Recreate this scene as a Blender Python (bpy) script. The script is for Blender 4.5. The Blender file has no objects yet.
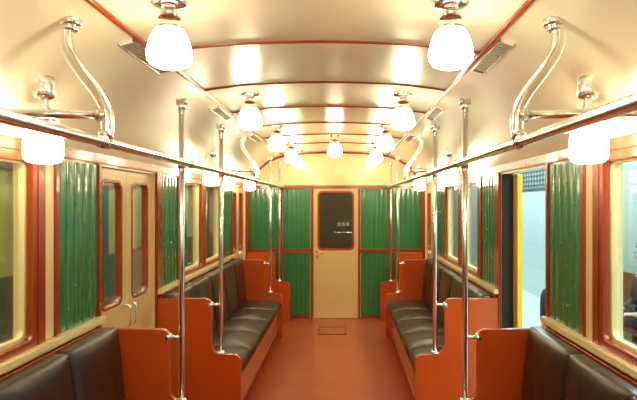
import bpy, bmesh, math
from mathutils import Vector, Matrix
S=bpy.context.scene
S.view_settings.view_transform='Standard'
COL=S.collection
# ------------------------------------------------------------------ materials
def mat(name,col,rough=.5,metal=0,coat=0,bump=None,var=None,emit=None,es=0,spec=.5,bscale=40,vscale=6):
    m=bpy.data.materials.new(name); m.use_nodes=True
    nt=m.node_tree; b=nt.nodes['Principled BSDF']
    b.inputs['Base Color'].default_value=(*col,1); b.inputs['Roughness'].default_value=rough
    b.inputs['Metallic'].default_value=metal; b.inputs['Coat Weight'].default_value=coat
    b.inputs['Coat Roughness'].default_value=.08; b.inputs['Specular IOR Level'].default_value=spec
    tc=nt.nodes.new('ShaderNodeTexCoord')
    if var:
        n=nt.nodes.new('ShaderNodeTexNoise'); n.inputs['Scale'].default_value=vscale; n.inputs['Detail'].default_value=6
        nt.links.new(tc.outputs['Object'],n.inputs['Vector'])
        r=nt.nodes.new('ShaderNodeValToRGB'); r.color_ramp.elements[0].position=.3; r.color_ramp.elements[1].position=.7
        r.color_ramp.elements[0].color=(*var,1); r.color_ramp.elements[1].color=(*col,1)
        nt.links.new(n.outputs['Fac'],r.inputs['Fac']); nt.links.new(r.outputs['Color'],b.inputs['Base Color'])
    if bump:
        n=nt.nodes.new('ShaderNodeTexNoise'); n.inputs['Scale'].default_value=bscale; n.inputs['Detail'].default_value=4
        nt.links.new(tc.outputs['Object'],n.inputs['Vector'])
        bp=nt.nodes.new('ShaderNodeBump'); bp.inputs['Strength'].default_value=bump; bp.inputs['Distance'].default_value=.01
        nt.links.new(n.outputs['Fac'],bp.inputs['Height']); nt.links.new(bp.outputs['Normal'],b.inputs['Normal'])
    if emit:
        b.inputs['Emission Color'].default_value=(*emit,1); b.inputs['Emission Strength'].default_value=es
    return m
M={}
M['ceil']=mat('cream_enamel',(.92,.865,.68),.32,coat=1,bump=.07,bscale=2.5,var=(.90,.84,.65),vscale=2,spec=1)
M['ceil'].node_tree.nodes['Principled BSDF'].inputs['Coat Roughness'].default_value=.17
M['cream']=mat('cream_paint',(.84,.70,.38),.3,coat=.3,var=(.80,.66,.34),vscale=4)
M['door']=mat('yellow_door_paint',(.72,.55,.25),.3,coat=.3,var=(.68,.51,.22))
M['red']=mat('red_brown_paint',(.33,.048,.011),.25,coat=.5,var=(.29,.041,.009))
M['orange']=mat('orange_red_paint',(.53,.080,.012),.20,coat=.7,var=(.48,.070,.010),vscale=3)
M['green']=mat('green_enamel',(.024,.205,.070),.25,coat=.8,var=(.021,.192,.064),vscale=2)
M['floor']=mat('red_linoleum',(.40,.080,.026),.27,bump=.03,var=(.365,.070,.022),vscale=2.5,bscale=60)
M['leather']=mat('dark_leather',(.034,.015,.006),.33,bump=.12,bscale=22,var=(.024,.010,.004),spec=.6)
M['chrome']=mat('polished_chrome',(.92,.93,.95),.18,metal=1)
M['black']=mat('black_rubber',(.02,.018,.015),.5)
M['globe']=mat('milk_glass',(.95,.92,.85),.15,emit=(1,.85,.56),es=24.5)
M['brass']=mat('old_brass',(.55,.40,.16),.35,metal=1)
M['dark']=mat('dark_carriage_paint',(.012,.014,.012),.6)
M['pale']=mat('pale_glass_mark',(.55,.52,.42),.4)
M['tile_r']=mat('pale_station_wall',(.62,.74,.68),.35)
M['pfloor']=mat('station_floor',(.42,.46,.42),.4,var=(.34,.38,.35))
M['tile_l']=mat('beige_station_wall',(.50,.44,.18),.5,var=(.40,.36,.15),vscale=2)
M['tile_d']=mat('dark_station_stone',(.09,.10,.06),.3,var=(.07,.08,.05),vscale=2)
M['strip']=mat('yellow_edge',(.78,.55,.02),.35)
M['vent']=mat('vent_metal',(.50,.45,.34),.35,metal=.6)
M['grille']=mat('grey_grille',(.16,.21,.21),.5)
M['skin']=mat('skin',(.62,.38,.27),.5); M['hair']=mat('hair',(.02,.012,.01),.6)
M['coatc']=mat('dark_jacket_cloth',(.025,.025,.03),.8); M['jean']=mat('dark_trouser_cloth',(.022,.024,.034),.8)
M['wood']=mat('bench_wood',(.20,.10,.05),.4,var=(.14,.07,.03))
def glassmat(name,tint):
    m=bpy.data.materials.new(name); m.use_nodes=True; nt=m.node_tree
    nt.nodes.remove(nt.nodes['Principled BSDF']); o=nt.nodes['Material Output']
    t=nt.nodes.new('ShaderNodeBsdfTransparent'); t.inputs['Color'].default_value=(*tint,1)
    g=nt.nodes.new('ShaderNodeBsdfGlossy'); g.inputs['Roughness'].default_value=.02
    f=nt.nodes.new('ShaderNodeLayerWeight'); f.inputs['Blend'].default_value=.5
    p=nt.nodes.new('ShaderNodeMath'); p.operation='POWER'; p.inputs[1].default_value=4
    a=nt.nodes.new('ShaderNodeMath'); a.operation='MULTIPLY_ADD'; a.inputs[1].default_value=.9; a.inputs[2].default_value=.06
    nt.links.new(f.outputs['Facing'],p.inputs[0]); nt.links.new(p.outputs[0],a.inputs[0])
    x=nt.nodes.new('ShaderNodeMixShader')
    nt.links.new(a.outputs[0],x.inputs[0]); nt.links.new(t.outputs[0],x.inputs[1]); nt.links.new(g.outputs[0],x.inputs[2]); nt.links.new(x.outputs[0],o.inputs[0])
    return m
M['glass']=glassmat('window_glass',(.90,.94,.91))
def add_tiles(m,c1,c2,sc):
    nt=m.node_tree; b=nt.nodes['Principled BSDF']
    tc=nt.nodes.new('ShaderNodeTexCoord'); s=nt.nodes.new('ShaderNodeSeparateXYZ'); c=nt.nodes.new('ShaderNodeCombineXYZ')
    br=nt.nodes.new('ShaderNodeTexBrick'); br.inputs['Scale'].default_value=sc; br.inputs['Mortar Size'].default_value=.006
    br.inputs['Color1'].default_value=(*c1,1); br.inputs['Color2'].default_value=(*c2,1); br.inputs['Mortar'].default_value=(c1[0]*.88,c1[1]*.88,c1[2]*.88,1)
    nt.links.new(tc.outputs['Object'],s.inputs[0]); nt.links.new(s.outputs['Y'],c.inputs['X']); nt.links.new(s.outputs['Z'],c.inputs['Y'])
    nt.links.new(c.outputs[0],br.inputs['Vector']); nt.links.new(br.outputs['Color'],b.inputs['Base Color'])
add_tiles(M['tile_r'],(.48,.61,.63),(.46,.59,.61),.6)
# ------------------------------------------------------------------ mesh helpers
def bm_box(bm,x0,x1,y0,y1,z0,z1):
    v=[bm.verts.new((x,y,z)) for x in(x0,x1) for y in(y0,y1) for z in(z0,z1)]
    for f in((0,1,3,2),(4,6,7,5),(0,4,5,1),(2,3,7,6),(0,2,6,4),(1,5,7,3)): bm.faces.new([v[i] for i in f])
def finish(bm,name,bev=0,smooth=False,seg=2):
    bmesh.ops.recalc_face_normals(bm,faces=bm.faces)
    if bev: bmesh.ops.bevel(bm,geom=bm.edges[:],offset=bev,segments=seg,affect='EDGES',clamp_overlap=True)
    if smooth:
        for f in bm.faces: f.smooth=True
    me=bpy.data.meshes.new(name); bm.to_mesh(me); bm.free(); return me
def boxes(name,lst,bev=0):
    bm=bmesh.new()
    for b in lst: bm_box(bm,*b)
    return finish(bm,name,bev)
def bm_lathe(bm,prof,n=28,c=(0,0)):
    rings=[]
    for r,z in prof:
        if r<1e-5: rings.append([bm.verts.new((c[0],c[1],z))])
        else: rings.append([bm.verts.new((c[0]+r*math.cos(2*math.pi*i/n),c[1]+r*math.sin(2*math.pi*i/n),z)) for i in range(n)])
    for a,b in zip(rings,rings[1:]):
        for i in range(n):
            j=(i+1)%n
            if len(a)==1 and len(b)==1: continue
            if len(a)==1: bm.faces.new((a[0],b[i],b[j]))
            elif len(b)==1: bm.faces.new((a[i],a[j],b[0]))
            else: bm.faces.new((a[i],a[j],b[j],b[i]))
def lathe(name,prof,n=28):
    bm=bmesh.new(); bm_lathe(bm,prof,n); return finish(bm,name,smooth=True)
def catmull(P,k=6):
    P=[Vector(p) for p in P]; out=[]
    for i in range(len(P)-1):
        p0=P[max(i-1,0)];p1=P[i];p2=P[i+1];p3=P[min(i+2,len(P)-1)]
        for j in range(k):
            t=j/k; out.append(.5*((2*p1)+(p2-p0)*t+(2*p0-5*p1+4*p2-p3)*t*t+(3*p1-p0-3*p2+p3)*t**3))
    out.append(P[-1]); return out
def bm_tube(bm,pts,r,n=14):
    pts=[Vector(p) for p in pts]; rings=[]; up=None
    for i,p in enumerate(pts):
        d=(pts[min(i+1,len(pts)-1)]-pts[max(i-1,0)]).normalized()
        if up is None: up=d.orthogonal().normalized()
        up=(up-d*up.dot(d)).normalized(); s=d.cross(up)
        rr=r[i] if isinstance(r,(list,tuple)) else r
        rings.append([bm.verts.new(p+rr*(math.cos(2*math.pi*k/n)*up+math.sin(2*math.pi*k/n)*s)) for k in range(n)])
    for a,b in zip(rings,rings[1:]):
        for k in range(n): bm.faces.new((a[k],a[(k+1)%n],b[(k+1)%n],b[k]))
    bm.faces.new(rings[0][::-1]); bm.faces.new(rings[-1])
def tubes(name,lst):
    bm=bmesh.new()
    for pts,r in lst: bm_tube(bm,pts,r)
    return finish(bm,name,smooth=True)
def gridbox(name,cx,cy,cz,sx,sy,sz,r=.03,deform=None):
    def ax(s,r):
        h=s/2; k=max(h-r,.001); L=[-h,-h+r*.08,-h+r*.3,-k]+[k*t for t in(-.85,-.7,-.55,-.4,-.25,-.1,.1,.25,.4,.55,.7,.85)]+[k,h-r*.3,h-r*.08,h]; return L
    X,Y,Z=ax(sx,r),ax(sy,r),ax(sz,r); bm=bmesh.new(); D={}
    def V(i,j,k):
        if (i,j,k) in D: return D[i,j,k]
        p=Vector((X[i],Y[j],Z[k])); q=Vector((max(-sx/2+r,min(sx/2-r,p.x)),max(-sy/2+r,min(sy/2-r,p.y)),max(-sz/2+r,min(sz/2-r,p.z))))
        d=p-q
        if d.length>1e-6: p=q+d.normalized()*r
        u=(p.x/(sx/2),p.y/(sy/2),p.z/(sz/2))
        if deform: p=p+Vector(deform(*u))
        D[i,j,k]=bm.verts.new(p+Vector((cx,cy,cz))); return D[i,j,k]
    n=len(X)-1
    for a in range(n):
        for b in range(n):
            for e in(0,n):
                bm.faces.new((V(a,b,e),V(a+1,b,e),V(a+1,b+1,e),V(a,b+1,e)))
                bm.faces.new((V(a,e,b),V(a+1,e,b),V(a+1,e,b+1),V(a,e,b+1)))
                bm.faces.new((V(e,a,b),V(e,a+1,b),V(e,a+1,b+1),V(e,a,b+1)))
    return finish(bm,name,smooth=True)
def rrect(x0,x1,y0,y1,r,n=6):
    P=[]
    for cx,cy,a in((x1-r,y1-r,0),(x0+r,y1-r,90),(x0+r,y0+r,180),(x1-r,y0+r,270)):
        for i in range(n+1):
            t=math.radians(a+90*i/n); P.append((cx+r*math.cos(t),cy+r*math.sin(t)))
    return P
def extr(name,loops,depth,fn,bev=0):
    """2D outline (with holes) -> plate; fn maps (a,b,c) to xyz"""
    cu=bpy.data.curves.new('c','CURVE'); cu.dimensions='2D'; cu.fill_mode='BOTH'; cu.extrude=depth/2-bev; cu.bevel_depth=bev; cu.bevel_resolution=2; cu.offset=-bev
    for L in loops:
        s=cu.splines.new('POLY'); s.points.add(len(L)-1); s.use_cyclic_u=True
        for p,q in zip(s.points,L): p.co=(q[0],q[1],0,1)
    o=bpy.data.objects.new('tmp',cu); COL.objects.link(o); dg=bpy.context.evaluated_depsgraph_get(); dg.update()
    me=bpy.data.meshes.new_from_object(o.evaluated_get(dg)); bpy.data.objects.remove(o)
    for v in me.vertices: v.co=Vector(fn(*v.co))
    bm=bmesh.new(); bm.from_mesh(me); bmesh.ops.remove_doubles(bm,verts=bm.verts,dist=1e-5); bmesh.ops.recalc_face_normals(bm,faces=bm.faces)
    bm.to_mesh(me); bm.free(); me.name=name; me.materials.clear(); return me
def mk(name,mesh,m=None,parent=None,label=None,cat=None,kind=None,loc=(0,0,0),rz=0,group=None):
    o=bpy.data.objects.new(name,mesh); COL.objects.link(o)
    if mesh is not None and m:
        if not mesh.materials: mesh.materials.append(M[m])
    o.location=loc; o.rotation_euler=(0,0,rz)
    if parent: o.parent=parent
    if label: o['label']=label
    if cat: o['category']=cat
    if kind: o['kind']=kind
    if group: o['group']=group
    return o
def dup(src,loc,rz=0,label=None,name=None):
    def rec(o,par):
        c=o.copy(); COL.objects.link(c)
        if par: c.parent=par; c.matrix_parent_inverse=Matrix()
        for ch in o.children: rec(ch,c)
        return c
    n=rec(src,None); n.location=loc; n.rotation_euler=(0,0,rz)
    if label: n['label']=label
    if name: n.name=name
    return n
PI=math.pi
Y0,Y1=-2.2,8.12; W=1.27
# ------------------------------------------------------------------ shell
prof=[(0,2.412),(.25,2.407),(.5,2.392),(.74,2.36),(.87,2.32),(1.0,2.25),(1.1,2.165),(1.18,2.07),(1.235,1.99),(1.27,1.93)]
half=catmull([(a,0,b) for a,b in prof],5)
full=[(-p.x,p.z) for p in half[::-1]]+[(p.x,p.z) for p in half[1:]]
def cz(x):
    x=abs(x)
    for a,b in zip(half,half[1:]):
        if a.x<=x<=b.x: return a.z+(b.z-a.z)*(x-a.x)/(b.x-a.x)
    return 1.93
bm=bmesh.new(); th=.05
outer=[(x*1.04,z+th) for x,z in full]
ys=[Y0+(Y1+.08-Y0)*i/24 for i in range(25)]
G=[[bm.verts.new((x,y,z)) for x,z in full] for y in ys]; H=[[bm.verts.new((x,y,z)) for x,z in outer] for y in(ys[0],ys[-1])]
for A,B in zip(G,G[1:]):
    for i in range(len(A)-1): bm.faces.new((A[i],A[i+1],B[i+1],B[i]))
for i in range(len(outer)-1): bm.faces.new((H[0][i],H[1][i],H[1][i+1],H[0][i+1]))
me=finish(bm,'ceiling',smooth=True)
mk('ceiling',me,'ceil',kind='structure',label='glossy cream enamel arched carriage ceiling')
mk('floor',boxes('floor',[(-1.36,1.36,Y0,Y1+.08,-.12,0)]),'floor',kind='structure',label='worn red-brown linoleum carriage floor')
DO=[(3.16,4.10),(6.97,7.90)]
WI=[(.95,1.68),(1.77,2.48),(4.74,5.44),(5.54,6.30)]
GR=[(2.70,3.12),(4.22,4.62),(6.42,6.86),(.42,.85)]
def wall(s):
    L=[(W,W+.08,Y0,Y1,1.88,2.0)]
    def add(y0,y1,z0,z1): L.append((W,W+.08,y0,y1,z0,z1))
    y=Y0
    for a,b in DO: add(y,a,-.1,1.03); y=b
    add(y,Y1,-.1,1.03)
    ops=sorted(DO+WI); y=Y0
    for a,b in ops: add(y,a,1.03,1.88); y=b
    add(y,Y1,1.03,1.88)
    if s<0: L=[(-b,-a,c,d,e,f) for a,b,c,d,e,f in L]
    return boxes('wall',L)
mk('wall_left',wall(-1),'cream',kind='structure',label='cream painted carriage side wall with window openings')
mk('wall_right',wall(1),'cream',kind='structure',label='cream painted carriage side wall with open doorway')
out=[(-W-.07,0),(W+.07,0),(W+.07,1.93)]+[(x,z+.01) for x,z in full[::-1]]+[(-W-.07,1.93)]
me=extr('wall_far',[out,[(-.33,.0001),(-.33,1.90),(.33,1.90),(.33,.0001)]],.06,lambda a,b,c:(a,Y1+.03+c,b))
mk('wall_far',me,'cream',kind='structure',label='end wall of carriage with cream arched top')
mk('wall_back',extr('wall_back',[out],.06,lambda a,b,c:(a,Y0-.03+c,b)),'cream',kind='structure',label='plain cream carriage end wall')
tn=[0]
def trim(L,m,label,bev=.004):
    tn[0]+=1; return mk('trim_%d'%tn[0],boxes('trim',L,bev),m,kind='structure',label=label)
for s in(-1,1):
    def fl(L): return [((a,b,c,d,e,f) if s>0 else (-b,-a,c,d,e,f)) for a,b,c,d,e,f in L]
    trim(fl([(W-.022,W+.002,Y0,Y1,1.895,1.945)]),'red','long red-brown moulding above the windows')
    P=[(2.50,2.565),(2.655,2.69),(3.125,3.158),(4.105,4.205),(4.635,4.72),(5.455,5.525),(6.32,6.405),(6.87,6.965),(7.905,8.0),(1.69,1.76),(.86,.94)]
    for a,b in P:
        z0=1.03 if not(a in(3.125,4.105,6.87,7.905)) else 0
        trim(fl([(W-.02,W+.001,a,b,z0,1.893)]),'red','red-brown wall post')
    trim(fl([(W-.010,W+.001,2.567,2.653,1.04,1.89)]),'cream','cream strip between window frame and green panel',.002)
    for a,b in[(0.3,3.15),(4.11,6.96)]: trim(fl([(W-.05,W+.001,a,b,1.0,1.035)]),'cream','cream window sill ledge above the bench')
    x=.745; z=cz(x)
    pts=[(s*x,y,z-.004) for y in(Y0,Y1)]
    tn[0]+=1; mk('trim_%d'%tn[0],tubes('trim',[(pts,.012)]),'red',kind='structure',label='long red ceiling moulding')
for k in range(-1,8):
    y=2.56+.855*(k-1) if k<7 else 8.1
    pts=[(x,y,cz(x)-.002) for x in[-.745+1.49*i/24 for i in range(25)]]
    tn[0]+=1; mk('trim_%d'%tn[0],tubes('trim',[(pts,.009)]),'red',kind='structure',label='thin red arched ceiling rib')
pts=[(p[0],Y1-.006,p[1]-.012) for p in full if p[1]>1.95]
tn[0]+=1; mk('trim_%d'%tn[0],tubes('trim',[(pts,.012)]),'red',kind='structure',label='red arched moulding where ceiling meets end wall')
def fluted(name,w,z0,z1,n,studs=True):
    bm=bmesh.new(); pw=w/n; g=.005; xs=[]
    for i in range(n):
        a=-w/2+i*pw
        xs+=[(a,0.0075),(a+g*.6,.0105),(a+pw*.25,.0118),(a+pw*.5,.0125),(a+pw*.75,.0118),(a+pw-g*.6,.0105)]
    xs.append((w/2,.0075))
    lo=[bm.verts.new((x,y,z0)) for y,x in xs]; hi=[bm.verts.new((x,y,z1)) for y,x in xs]
    for i in range(len(xs)-1): bm.faces.new((lo[i],lo[i+1],hi[i+1],hi[i]))
    bl=[bm.verts.new((-.002,y,z)) for y,z in((-w/2,z0),(w/2,z0),(w/2,z1),(-w/2,z1))]; bm.faces.new(bl)
    bmesh.ops.recalc_face_normals(bm,faces=bm.faces)
    if studs:
        # embossed bamboo-like beads with joints along each seam
        for i in range(1,n):
            yc=-w/2+i*pw; k=max(2,int((z1-z0)/.17)); st=(z1-z0)/k
            for j in range(k+1):
                a=z0+st*(j-.5*(i%2)); b=a+st
                a2,b2=max(a+.012,z0+.004),min(b-.012,z1-.004)
                if b2-a2>.03: bm_tube(bm,[(.0105,yc,a2),(.0105,yc,b2)],.0058,8)
                if z0+.012<a<z1-.012: bmesh.ops.create_icosphere(bm,subdivisions=1,radius=.0105,matrix=Matrix.Translation((.0125,yc,a))@Matrix.Diagonal((.7,1.25,.8,1)))
    me=bpy.data.meshes.new(name); bm.to_mesh(me); bm.free(); return me
for a,b in GR:
    me=fluted('green_panel',b-a,1.035,1.88,5)
    for s in(-1,1):
        tn[0]+=1; mk('trim_%d'%tn[0],me,'green',kind='structure',label='green enamel wall panel with embossed vertical beads',loc=(s*W,(a+b)/2,0),rz=0 if s<0 else PI)
for x0,x1 in[(-1.25,-.80),(-.76,-.37),(.37,.76),(.80,1.25)]:
    for z0,z1 in[(.04,.955),(1.005,1.875)]:
        me=fluted('green_panel',x1-x0,z0,z1,6,True)
        tn[0]+=1; mk('trim_%d'%tn[0],me,'green',kind='structure',label='green beaded panel of the end wall',loc=((x0+x1)/2,Y1,0),rz=-PI/2)
trim([(-1.27,-.33,Y1-.02,Y1+.001,.957,1.003),(.33,1.27,Y1-.02,Y1+.001,.957,1.003)],'red','red-brown horizontal rail on end wall')
trim([(-1.25,1.25,Y1-.024,Y1+.001,1.882,1.925)],'red','red-brown top rail over end door')
for x in(-1.255,-.78,-.344,.344,.78,1.255): trim([(x-.016,x+.016,Y1-.026,Y1+.001,0,1.88)],'red','red-brown vertical strip on end wall')
trim([(-1.25,-.37,Y1-.018,Y1,0,.05),(.37,1.25,Y1-.018,Y1,0,.05)],'red','red-brown skirting at end wall')
# ------------------------------------------------------------------ doors
dn=[0]
def leaf(w,h,hx0,hx1,hz0,hz1,label,handle_y,r=.05,fw=.010):
    dn[0]+=1
    me=extr('door',[rrect(-w/2,w/2,0,h,.004,1),rrect(hx0,hx1,hz0,hz1,r)],.036,lambda a,b,c:(c,a,b),.003)
    d=mk('door_%d'%dn[0],me,'door',kind='structure',label=label)
    g=extr('window_gasket',[rrect(hx0-fw,hx1+fw,hz0-fw,hz1+fw,r+.008),rrect(hx0+.008,hx1-.008,hz0+.008,hz1-.008,r-.006)],.044,lambda a,b,c:(c,a,b),.003)
    mk('window_frame',g,'red',parent=d,label='red-brown window surround')
    gl=extr('glass',[rrect(hx0,hx1,hz0,hz1,r)],.006,lambda a,b,c:(c,a,b))
    mk('glass',gl,'glass',parent=d)
    hm=tubes('handle',[(catmull([(.018,handle_y,.88),(.055,handle_y,.89),(.06,handle_y,.95),(.055,handle_y,1.01),(.018,handle_y,1.02)],4),.008)])
    if w<.6 and handle_y: mk('handle',hm,'chrome',parent=d,label='chrome pull handle')
    return d
for a,b in DO:
    w=(b-a)/2-.004; m_=(a+b)/2
    for i,yc in enumerate(((a+m_)/2,(b+m_)/2)):
        hy=w/2-.045 if i==0 else -w/2+.045
        d=leaf(w,1.875,-w/2+.085,w/2-.085,1.04,1.80,'closed yellow-cream sliding door leaf with rounded window',hy); d.location=(-1.31,yc,0)
a,b=DO[1]; w=(b-a)/2-.004; m_=(a+b)/2
for yc,hy in(((a+m_)/2,-w/2+.045),((b+m_)/2,w/2-.045)):
    d=leaf(w,1.875,-w/2+.085,w/2-.085,1.04,1.80,'closed yellow-cream sliding door leaf with rounded window',hy); d.location=(1.31,yc,0); d.rotation_euler=(0,0,PI)
a,b=DO[0]; w=(b-a)/2-.004
for yc,q in((4.0+w/2,1),(3.13-w/2,-1)):
    h0,h1=(-w/2+.085,w/2-.19) if q>0 else (-w/2+.19,w/2-.085)
    d=leaf(w,1.875,h0,h1,1.04,1.80,'yellow sliding door leaf pushed open outside the doorway',0); d.location=(1.371,yc,0); d.rotation_euler=(0,0,PI)
    mk('edge_strip',boxes('edge_strip',[(-.018,.018,q*w/2-.010,q*w/2+.010,.01,1.87)],.004),'strip',parent=d,label='bright yellow door edge strip')
trim([(W+.002,W+.078,4.080,4.1,0,1.88)],'dark','dark rubber jamb of the open doorway',.002)
d=leaf(.65,1.885,-.245,.245,1.0,1.82,'cream end door with dark rounded window',0,.06,.022); d.location=(.006,Y1+.012,.005); d.rotation_euler=(0,0,-PI/2)
hm=tubes('door_handle',[([(.018,-.275,.93),(.06,-.275,.93)],.012),([(.055,-.28,.93),(.055,-.19,.93)],.009)])
mk('door_handle',hm,'brass',parent=d,label='small brass lever handle')
mk('lock_plate',boxes('lock_plate',[(.017,.024,-.295,-.255,.86,.97)],.002),'chrome',parent=d)
mk('wall_neighbour',boxes('wn',[(-1.3,1.3,9.0,9.08,-.1,2.6)]),'dark',kind='structure',label='dark end wall of the neighbouring carriage')
nb=mk('glass_mark_bars',tubes('glass_mark_bars',[([(-.02,8.93,1.20),(.24,8.93,1.20)],.012),([(-.02,8.93,1.20),(-.02,9.0,1.20)],.010),([(.24,8.93,1.20),(.24,9.0,1.20)],.010)]),'chrome',label='added chrome bars standing in for pale marks in the end door window',cat='handrail')  # added bars behind the end door, stand-in for pale marks in its window
mk('glass_mark_plates',boxes('glass_mark_plates',[(.02,.07,8.985,8.999,1.30,1.36),(.09,.14,8.985,8.999,1.30,1.36),(.16,.21,8.985,8.999,1.30,1.36)],.003),'pale',parent=nb,label='small pale plates standing in for faint characters on the end door glass')  # plain plates stand in for the faint characters low on the door glass
# ------------------------------------------------------------------ windows
wn=[0]
def window(s,y0,y1):
    wn[0]+=1; w=y1-y0; h0,h1=1.035,1.88
    me=extr('window',[rrect(-w/2-.012,w/2+.012,h0-.003,h1+.012,.01,2),rrect(-w/2+.022,w/2-.022,h0+.035,h1-.03,.03)],.03,lambda a,b,c:(c,a,b),.004)
    o=mk('window_%d'%wn[0],me,'red',kind='structure',label='carriage window in red-brown frame',loc=(s*(W-.005),(y0+y1)/2,0),rz=0 if s<0 else PI)
    i=extr('inner_frame',[rrect(-w/2+.01,w/2-.01,h0+.01,h1-.01,.02),rrect(-w/2+.032,w/2-.032,h0+.05,h1-.038,.035)],.03,lambda a,b,c:(c-.035,a,b),.004)
    mk('inner_frame',i,'cream',parent=o,label='cream inner sash')
    mk('glass',extr('glass',[rrect(-w/2+.02,w/2-.02,h0+.02,h1-.02,.03)],.006,lambda a,b,c:(c-.045,a,b)),'glass',parent=o)
for a,b in WI:
    for s in(-1,1): window(s,a,b)
# ------------------------------------------------------------------ benches
BX=W-.015
def bench(y0,y1):
    L=y1-y0; o=mk('bench',None,label='long upholstered carriage bench with dark leather cushions and orange-red end panels',cat='bench',loc=(-BX,(y0+y1)/2,0),group='carriage benches')
    mk('base',boxes('base',[(.02,.50,-L/2+.03,L/2-.03,0,.10),(.02,.565,-L/2+.03,L/2-.03,.10,.35),(.56,.578,-L/2+.03,L/2-.03,.30,.345),(.56,.572,-L/2+.03,L/2-.03,.10,.13)],.004),'orange',parent=o,label='orange-red painted wooden seat box')
    mk('backboard',boxes('backboard',[(.01,.03,-L/2+.03,L/2-.03,.35,.985)],.003),'orange',parent=o)
    n=5; cw=(L-.08)/n
    for i in range(n):
        yc=-L/2+.04+(i+.5)*cw; k=i*1.7
        def ds(u,v,w):
            wr=.0025*math.sin(7*u+5*v+k)+.002*math.sin(13*v-4*u+2*k)
            return (0,0,(.028*(1-u*u)*(1-abs(v)**4)+wr*(1-u*u)*(1-v*v) if w>0 else 0) - (.02*max(0,u)**4 if w>0 else 0))
        mk('seat_cushion',gridbox('seat_cushion',.345,yc,.405,.50,cw-.001,.11,.022,ds),'leather',parent=o,label='dark leather seat cushion')
        def db(u,v,w):
            wr=.0025*math.sin(6*w+4*v+k)+.002*math.sin(11*v+5*w+2*k)
            return (.055*(1-w)*.5-.012+( (.022*(1-abs(v)**4)*(1-w**4)+wr*(1-v*v)*(1-w*w)) if u>0 else 0),0,0)
        mk('back_cushion',gridbox('back_cushion',.088,yc,.722,.085,cw-.001,.53,.022,db),'leather',parent=o,label='dark leather back cushion')
    P=[(0.005,0),(.615,0),(.615,.50)]+[(.565+.05*math.cos(t),.507+.05*math.sin(t)) for t in[math.radians(a) for a in(0,30,60,90)]]+[(.48,.557)]+[(.48-.08*math.sin(t),.637-.08*math.cos(t)) for t in[math.radians(a) for a in(20,45,70,90)]]+[(.40,.92)]+[(.35+.05*math.cos(t),.92+.05*math.sin(t)) for t in[math.radians(a) for a in(15,45,70,90)]]+[(0.005,.97)]
    global PP; PP=P
    for yc in(-L/2+.016,L/2-.016):
        e=mk('end_panel',extr('end_panel',[P],.034,lambda a,b,c:(a,c+yc,b),.006),'orange',parent=o,label='orange-red stepped wooden end panel')
        mk('pole_bracket',tubes('pole_bracket',[([(.38,yc,.92),(.475,yc,.92)],.011),([(.378,yc,.92),(.406,yc,.92)],.022)]),'chrome',parent=e,label='chrome pole bracket')
    return o
b1=bench(.33,3.145); b2=bench(4.115,6.955)
dup(b1,(BX,b1.location.y,0),PI); dup(b2,(BX,b2.location.y,0),PI)
pp=mk('partition_panel',extr('partition_panel',[PP],.034,lambda a,b,c:(a,c,b),.006),'orange',label='orange-red stepped wooden partition by the end door',cat='partition',loc=(-BX,7.95,0),group='end partitions')
dup(pp,(BX,7.95,0),PI)
# ------------------------------------------------------------------ poles & handrails
def pole(y,x):
    bot=.557; top=2.235
    o=mk('grab_pole',None,label='vertical chrome grab pole standing on bench end panel',cat='pole',loc=(-x,y,0),group='chrome grab poles')
    mk('tube',tubes('tube',[([(0,0,bot+.006),(0,0,top)],.0165)]),'chrome',parent=o)
    mk('flange',lathe('flange',[(0,bot+.028),(.021,bot+.025),(.031,bot+.009),(.031,bot+.004),(0,bot+.004)]),'chrome',parent=o)
    mk('top_fitting',tubes('top_fitting',[([(-.030,0,top),(.030,0,top)],.017),([(0,0,top-.045),(0,0,top)],.021)]),'chrome',parent=o,label='short chrome tee fitting')
    mk('collar',lathe('collar',[(.0,1.86),(.022,1.862),(.022,1.915),(0,1.918)]),'chrome',parent=o)
    return o
for y,x in((3.125,.79),(4.135,.79),(6.935,.79),(7.95,.79)):
    o=pole(y,x); dup(o,(x,y,0),PI)
def rail(s):
    X=.742; Z=1.888
    o=mk('handrail',tubes('handrail',[(catmull([(s*(X+.12),Y0+1.0,Z+.0),(s*X,Y0+1.1,Z),(s*X,0,Z),(s*X,4,Z),(s*X,7.95,Z)],8),.0195)]),'chrome',label='long chrome overhead handrail on curved brackets',cat='handrail')
    for y in(2.0,5.5):
        br=mk('bracket',tubes('bracket',[(catmull([(s*.868,y,cz(.868)-.01),(s*.880,y,2.28),(s*.872,y,2.215),(s*.825,y,2.14),(s*.770,y,2.07),(s*.738,y,2.01),(s*.730,y,1.95),(s*.738,y,1.89)],6),.0225)]),'chrome',parent=o,label='S-curved chrome bracket')
        mk('mounting_plate',tubes('mounting_plate',[([(s*.86,y,cz(.86)+.004),(s*.862,y,cz(.86)-.02)],.035),([(s*.864,y,cz(.86)-.02),(s*.866,y,cz(.86)-.04)],.028)]),'chrome',parent=br)
        mk('clamp',tubes('clamp',[([(s*.742,y-.028,Z),(s*.742,y+.028,Z)],.0245),([(s*.738,y,1.90),(s*.735,y,1.93)],.0250)]),'chrome',parent=br)
        mk('brace',tubes('brace',[([(s*.75,y,1.985),(s*1.235,y,1.995)],.0155),([(s*.73,y,1.985),(s*.768,y,1.985)],.0255)]),'chrome',parent=br,label='short chrome brace to the wall')
    for y in(3.125,4.135,6.935,7.95):
        mk('rail_clamp',tubes('rail_clamp',[([(s*X,y-.022,Z),(s*X,y+.022,Z)],.0240)]),'chrome',parent=o)
rail(-1); rail(1)
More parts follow.
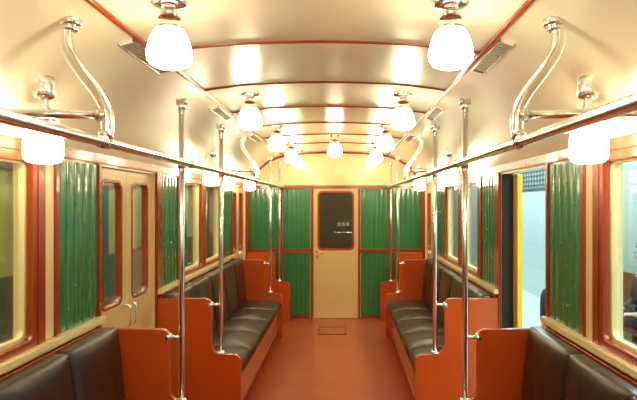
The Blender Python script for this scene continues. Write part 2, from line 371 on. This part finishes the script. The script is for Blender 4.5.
# ------------------------------------------------------------------ lamps
lamp=mk('ceiling_lamp',None,label='milk glass ceiling lamp with chrome fitting, lit',cat='lamp',loc=(-.513,2.01,cz(.505)),group='ceiling lamps')
mk('rose',lathe('rose',[(0,.004),(.066,.004),(.066,-.008),(.054,-.016),(.032,-.022),(.022,-.028),(.022,-.040),(0,-.040)]),'chrome',parent=lamp)
mk('neck',lathe('neck',[(0,-.036),(.030,-.036),(.034,-.042),(.026,-.050),(.026,-.062),(.042,-.072),(.050,-.086),(.051,-.096),(.048,-.102),(0,-.102)]),'chrome',parent=lamp)
mk('ring',lathe('ring',[(0,-.054),(.036,-.054),(.04,-.059),(.036,-.064),(0,-.064)]),'red',parent=lamp,label='red enamel ring')
mk('shade',lathe('shade',[(0,-.094),(.045,-.095),(.053,-.106),(.064,-.126),(.072,-.148),(.078,-.171),(.080,-.192),(.077,-.210),(.065,-.226),(.043,-.236),(.020,-.240),(0,-.241)],32),'globe',parent=lamp,label='glowing milk glass shade')
for y in(-1.3,.36,2.01,3.70,5.22,6.70,7.65):
    for s in(-1,1):
        if y==2.01 and s<0: continue
        dup(lamp,(s*.505-(.008 if y<3 else 0),y,cz(.505)))
dup(lamp,(.02,6.1,cz(.02)))
sl=mk('wall_lamp',None,label='milk glass lamp hanging from curved cove, lit',cat='lamp',loc=(-1.11,2.28,0),group='side lamps')
t=cz(1.11)
mk('rose',lathe('rose',[(0,t+.03),(.042,t+.03),(.046,t-.045),(.038,t-.056),(.026,t-.062),(0,t-.062)]),'chrome',parent=sl)
mk('neck',lathe('neck',[(0,2.11),(.024,2.11),(.022,2.075),(.026,2.06),(.034,2.05),(.034,2.03),(.056,2.015),(.058,1.998),(0,1.998)]),'chrome',parent=sl)
mk('shade',lathe('shade',[(0,2.004),(.054,2.003),(.062,1.99),(.069,1.96),(.074,1.92),(.076,1.88),(.073,1.852),(.062,1.838),(.04,1.832),(0,1.831)],32),'globe',parent=sl,label='glowing cup-shaped milk glass shade')
for y in(-.6,2.28,5.2,7.3):
    for s in(-1,1):
        if y==2.28 and s<0: continue
        dup(sl,(s*1.11,y,0))
# ------------------------------------------------------------------ ceiling vents
def vent(s,y):
    x=.80; z=cz(x); sl_=math.atan2(cz(.84)-cz(.76),.08)
    o=mk('ceiling_vent',boxes('ceiling_vent',[(-.036,.036,-.26,-.248,-.014,0),(-.036,.036,.248,.26,-.014,0),(-.036,-.027,-.26,.26,-.014,0),(.027,.036,-.26,.26,-.014,0)],.003),'chrome',label='narrow louvred ceiling vent in bright metal frame',cat='vent',group='ceiling vents',loc=(s*x,y,z+.002))
    mk('back',boxes('back',[(-.028,.028,-.25,.25,-.006,-.001)]),'black',parent=o)
    mk('louvre',boxes('louvre',[(-.027,.027,-.24+i*.03,-.224+i*.03,-.011,-.006) for i in range(16)]),'vent',parent=o,label='metal louvre slats')
    o.rotation_euler=(0,-sl_*s,0)
for y in(2.60,4.2,5.8):
    for s in(-1,1): vent(s,y)
hx=mk('floor_hatch',boxes('floor_hatch',[(-.20,.14,7.12,7.50,0.0,.004)],.001),'floor',label='small flush hatch in red linoleum floor',cat='hatch')
mk('hatch_ring',tubes('hatch_ring',[([(-.03+.022*math.cos(t*PI/8),7.31+.022*math.sin(t*PI/8),.006) for t in range(17)],.003)]),'brass',parent=hx)
mk('hatch_edge',boxes('hatch_edge',[(-.210,-.198,7.11,7.51,0,.006),(.138,.150,7.11,7.51,0,.006),(-.21,.15,7.105,7.125,0,.006),(-.21,.15,7.495,7.515,0,.006)]),'black',parent=hx,label='dark joint around the hatch')
# ------------------------------------------------------------------ outside
mk('floor_platform',boxes('fp',[(1.5,6.5,-4,24,-.35,-.15)]),'pfloor',kind='structure',label='grey stone station platform')
mk('wall_platform',boxes('wp',[(3.9,4.1,-4,24,-.15,3.6)]),'tile_r',kind='structure',label='pale blue-grey station wall')
mk('wall_platform_end',boxes('wpe',[(1.4,4.1,22,22.2,-.15,3.6)]),'tile_r',kind='structure',label='pale tiled station end wall')
mk('ceiling_platform',boxes('cp',[(1.45,6.5,-4,24,3.6,3.7)]),'tile_r',kind='structure',label='pale station ceiling')
mk('wall_tunnel',boxes('wt',[(-3.4,-3.2,-4,24,-.4,3.6)]),'tile_l',kind='structure',label='warm yellow station wall')
tn[0]+=1; mk('trim_%d'%tn[0],boxes('t',[(-3.2,-3.15,-4,24,-.15,.95),(-3.2,-3.12,-4,24,2.0,2.10)]+[(-3.2,-3.06,y-.09,y+.09,-.15,3.6) for y in(2.2,3.7,5.02,5.75,7.5,9.4,11.3,13.2,15.1,17)],.006),'tile_d',kind='structure',label='olive stone dado and pilasters of station wall')
mk('floor_tunnel',boxes('ft',[(-3.4,-1.5,-4,24,-.35,-.15)]),'pfloor',kind='structure',label='dim grey station floor')
mk('ceiling_tunnel',boxes('ct',[(-3.4,-1.45,-4,24,3.6,3.7)]),'tile_l',kind='structure',label='dim station ceiling')
mk('wall_tunnel_end',boxes('wte',[(-3.4,-1.4,22,22.2,-.15,3.6)]),'tile_l',kind='structure',label='dim station end wall')
g=mk('wall_grille',boxes('wall_grille',[(3.86,3.9,9.2,12.6,1.95,1.98),(3.86,3.9,9.2,12.6,2.42,2.45),(3.86,3.9,9.2,9.24,1.95,2.45),(3.86,3.9,12.56,12.6,1.95,2.45)],.002),'grille',label='grey square ventilation grille on tiled platform wall',cat='grille')
mk('grille_bars',boxes('grille_bars',[(3.875,3.895,9.3+i*.16,9.33+i*.16,1.97,2.43) for i in range(21)]+[(3.87,3.89,9.22,12.58,2.03+i*.09,2.045+i*.09) for i in range(5)]),'grille',parent=g)
pb=mk('platform_bench',boxes('pb',[(3.2,3.68,4.8,8.4,.26,.31),(3.66,3.70,4.8,8.4,.31,.80)],.008),'wood',label='wooden bench along the tiled platform wall',cat='bench')
for y in(5.0,6.7,8.2): mk('leg',boxes('leg',[(3.24,3.30,y-.03,y+.03,-.15,.26),(3.58,3.64,y-.03,y+.03,-.15,.26)],.004),'black',parent=pb)
def skin(name,verts,edges,rad,m,parent=None,root=0,**k):
    me=bpy.data.meshes.new(name); me.from_pydata(verts,edges,[]); o=mk(name,me,m,parent=parent,**k)
    md=o.modifiers.new('s','SKIN'); 
    for i,r in enumerate(rad): me.skin_vertices[0].data[i].radius=(r,r)
    me.skin_vertices[0].data[root].use_root=True
    sb=o.modifiers.new('ss','SUBSURF'); sb.levels=2; sb.render_levels=2
    md.use_smooth_shade=True
    return o
def person(x,y,top,label):
    base=.34
    V=[(0,0,base+.11),(0,0,base+.32),(-.01,0,base+.50),(-.03,0,base+.60),(-.05,0,base+.70),(-.06,0,base+.80)]
    E=[(0,1),(1,2),(2,3),(3,4),(4,5)]; R=[.13,.13,.12,.05,.085,.08]
    for s in(-1,1):
        i=len(V); V+=[(0,s*.19,base+.49),(-.02,s*.24,base+.24),(-.22,s*.15,base+.15),(-.30,s*.13,base+.15)]; E+=[(2,i),(i,i+1),(i+1,i+2),(i+2,i+3)]; R+=[.06,.045,.032,.03]
        for f in range(4):
            j=len(V); dy=(-.027+.018*f); V+=[(-.345-.008*(f%2),s*(.13+dy),base+.145),(-.375-.012*(f in(1,2)),s*(.13+dy),base+.125)]; E+=[(i+3,j),(j,j+1)]; R+=[.009,.008]
        j=len(V); V+=[(-.30,s*(.13-.045),base+.16),(-.33,s*(.13-.06),base+.15)]; E+=[(i+3,j),(j,j+1)]; R+=[.01,.009]
        i=len(V); V+=[(-.05,s*.10,base+.09),(-.46,s*.12,base+.09),(-.48,s*.12,base-.38),(-.58,s*.12,base-.42)]; E+=[(0,i),(i,i+1),(i+1,i+2),(i+2,i+3)]; R+=[.085,.06,.04,.035]
    p=skin('person',V,E,R,'skin',label=label,cat='person',loc=(x,y,0))
    CV=[(0,0,base+.13),(0,0,base+.32),(-.01,0,base+.51)]; CE=[(0,1),(1,2)]; CR=[.145,.15,.13]
    for s in(-1,1):
        i=len(CV); CV+=[(0,s*.19,base+.49),(-.02,s*.24,base+.24),(-.21,s*.155,base+.15)]; CE+=[(2,i),(i,i+1),(i+1,i+2)]; CR+=[.078,.062,.048]
    skin('jacket',CV,CE,CR,top,p)
    TV=[(0,0,base+.11)];TE=[];TR=[.138]
    for s in(-1,1):
        i=len(TV); TV+=[(-.05,s*.10,base+.095),(-.46,s*.12,base+.095),(-.48,s*.12,base-.36)]; TE+=[(0,i),(i,i+1),(i+1,i+2)]; TR+=[.095,.075,.055]
    skin('trousers',TV,TE,TR,'jean',p)
    bm=bmesh.new(); bmesh.ops.create_uvsphere(bm,u_segments=20,v_segments=14,radius=.112,matrix=Matrix.Translation((-.035,0,base+.80))@Matrix.Diagonal((1,.92,1.08,1)))
    bmesh.ops.delete(bm,geom=[v for v in bm.verts if v.co.x<-.09 and v.co.z<base+.84],context='VERTS')
    mk('hair',finish(bm,'hair',smooth=True),'hair',parent=p,label='short dark hair')
    bm=bmesh.new(); 
    for s in(-1,1): bmesh.ops.create_uvsphere(bm,u_segments=8,v_segments=6,radius=.011,matrix=Matrix.Translation((-.137,s*.032,base+.79)))
    mk('eyes',finish(bm,'eyes',smooth=True),'hair',parent=p)
    bm=bmesh.new(); bmesh.ops.create_cone(bm,segments=8,radius1=.016,radius2=.006,depth=.045,cap_ends=True,matrix=Matrix.Translation((-.148,0,base+.765)))
    mk('nose',finish(bm,'nose',smooth=True),'skin',parent=p)
    mk('shoes',boxes('shoes',[(-.68,-.43,s*.12-.045,s*.12+.045,-.148,-.07) for s in(-1,1)],.02),'black',parent=p)
person(3.40,6.02,'coatc','person in dark jacket and trousers seated on platform bench')
person(3.40,7.72,'coatc','person in dark jacket sitting partly hidden beyond the doorway')
# ------------------------------------------------------------------ lights
def area(name,loc,sx,sy,e,c):
    l=bpy.data.lights.new(name,'AREA'); l.shape='RECTANGLE'; l.size=sx; l.size_y=sy; l.energy=e; l.color=c
    o=bpy.data.objects.new(name,l); COL.objects.link(o); o.location=loc
area('platform_light',(2.8,8,3.5),.5,22,1050,(.76,.97,1))
area('tunnel_light',(-2.3,8,3.5),.3,20,430,(1,.95,.70))
w=bpy.data.worlds.new('w'); S.world=w; w.use_nodes=True
w.node_tree.nodes['Background'].inputs[0].default_value=(.05,.045,.04,1); w.node_tree.nodes['Background'].inputs[1].default_value=.3
# ------------------------------------------------------------------ camera
c=bpy.data.cameras.new('camera'); co=bpy.data.objects.new('camera',c); COL.objects.link(co)
co.location=(.11,0,1.67); co.rotation_euler=(PI/2,0,0)
c.sensor_width=36; c.lens=36*560/637; c.shift_x=-24.5/637; c.shift_y=3/637; c.clip_start=.05
S.camera=co
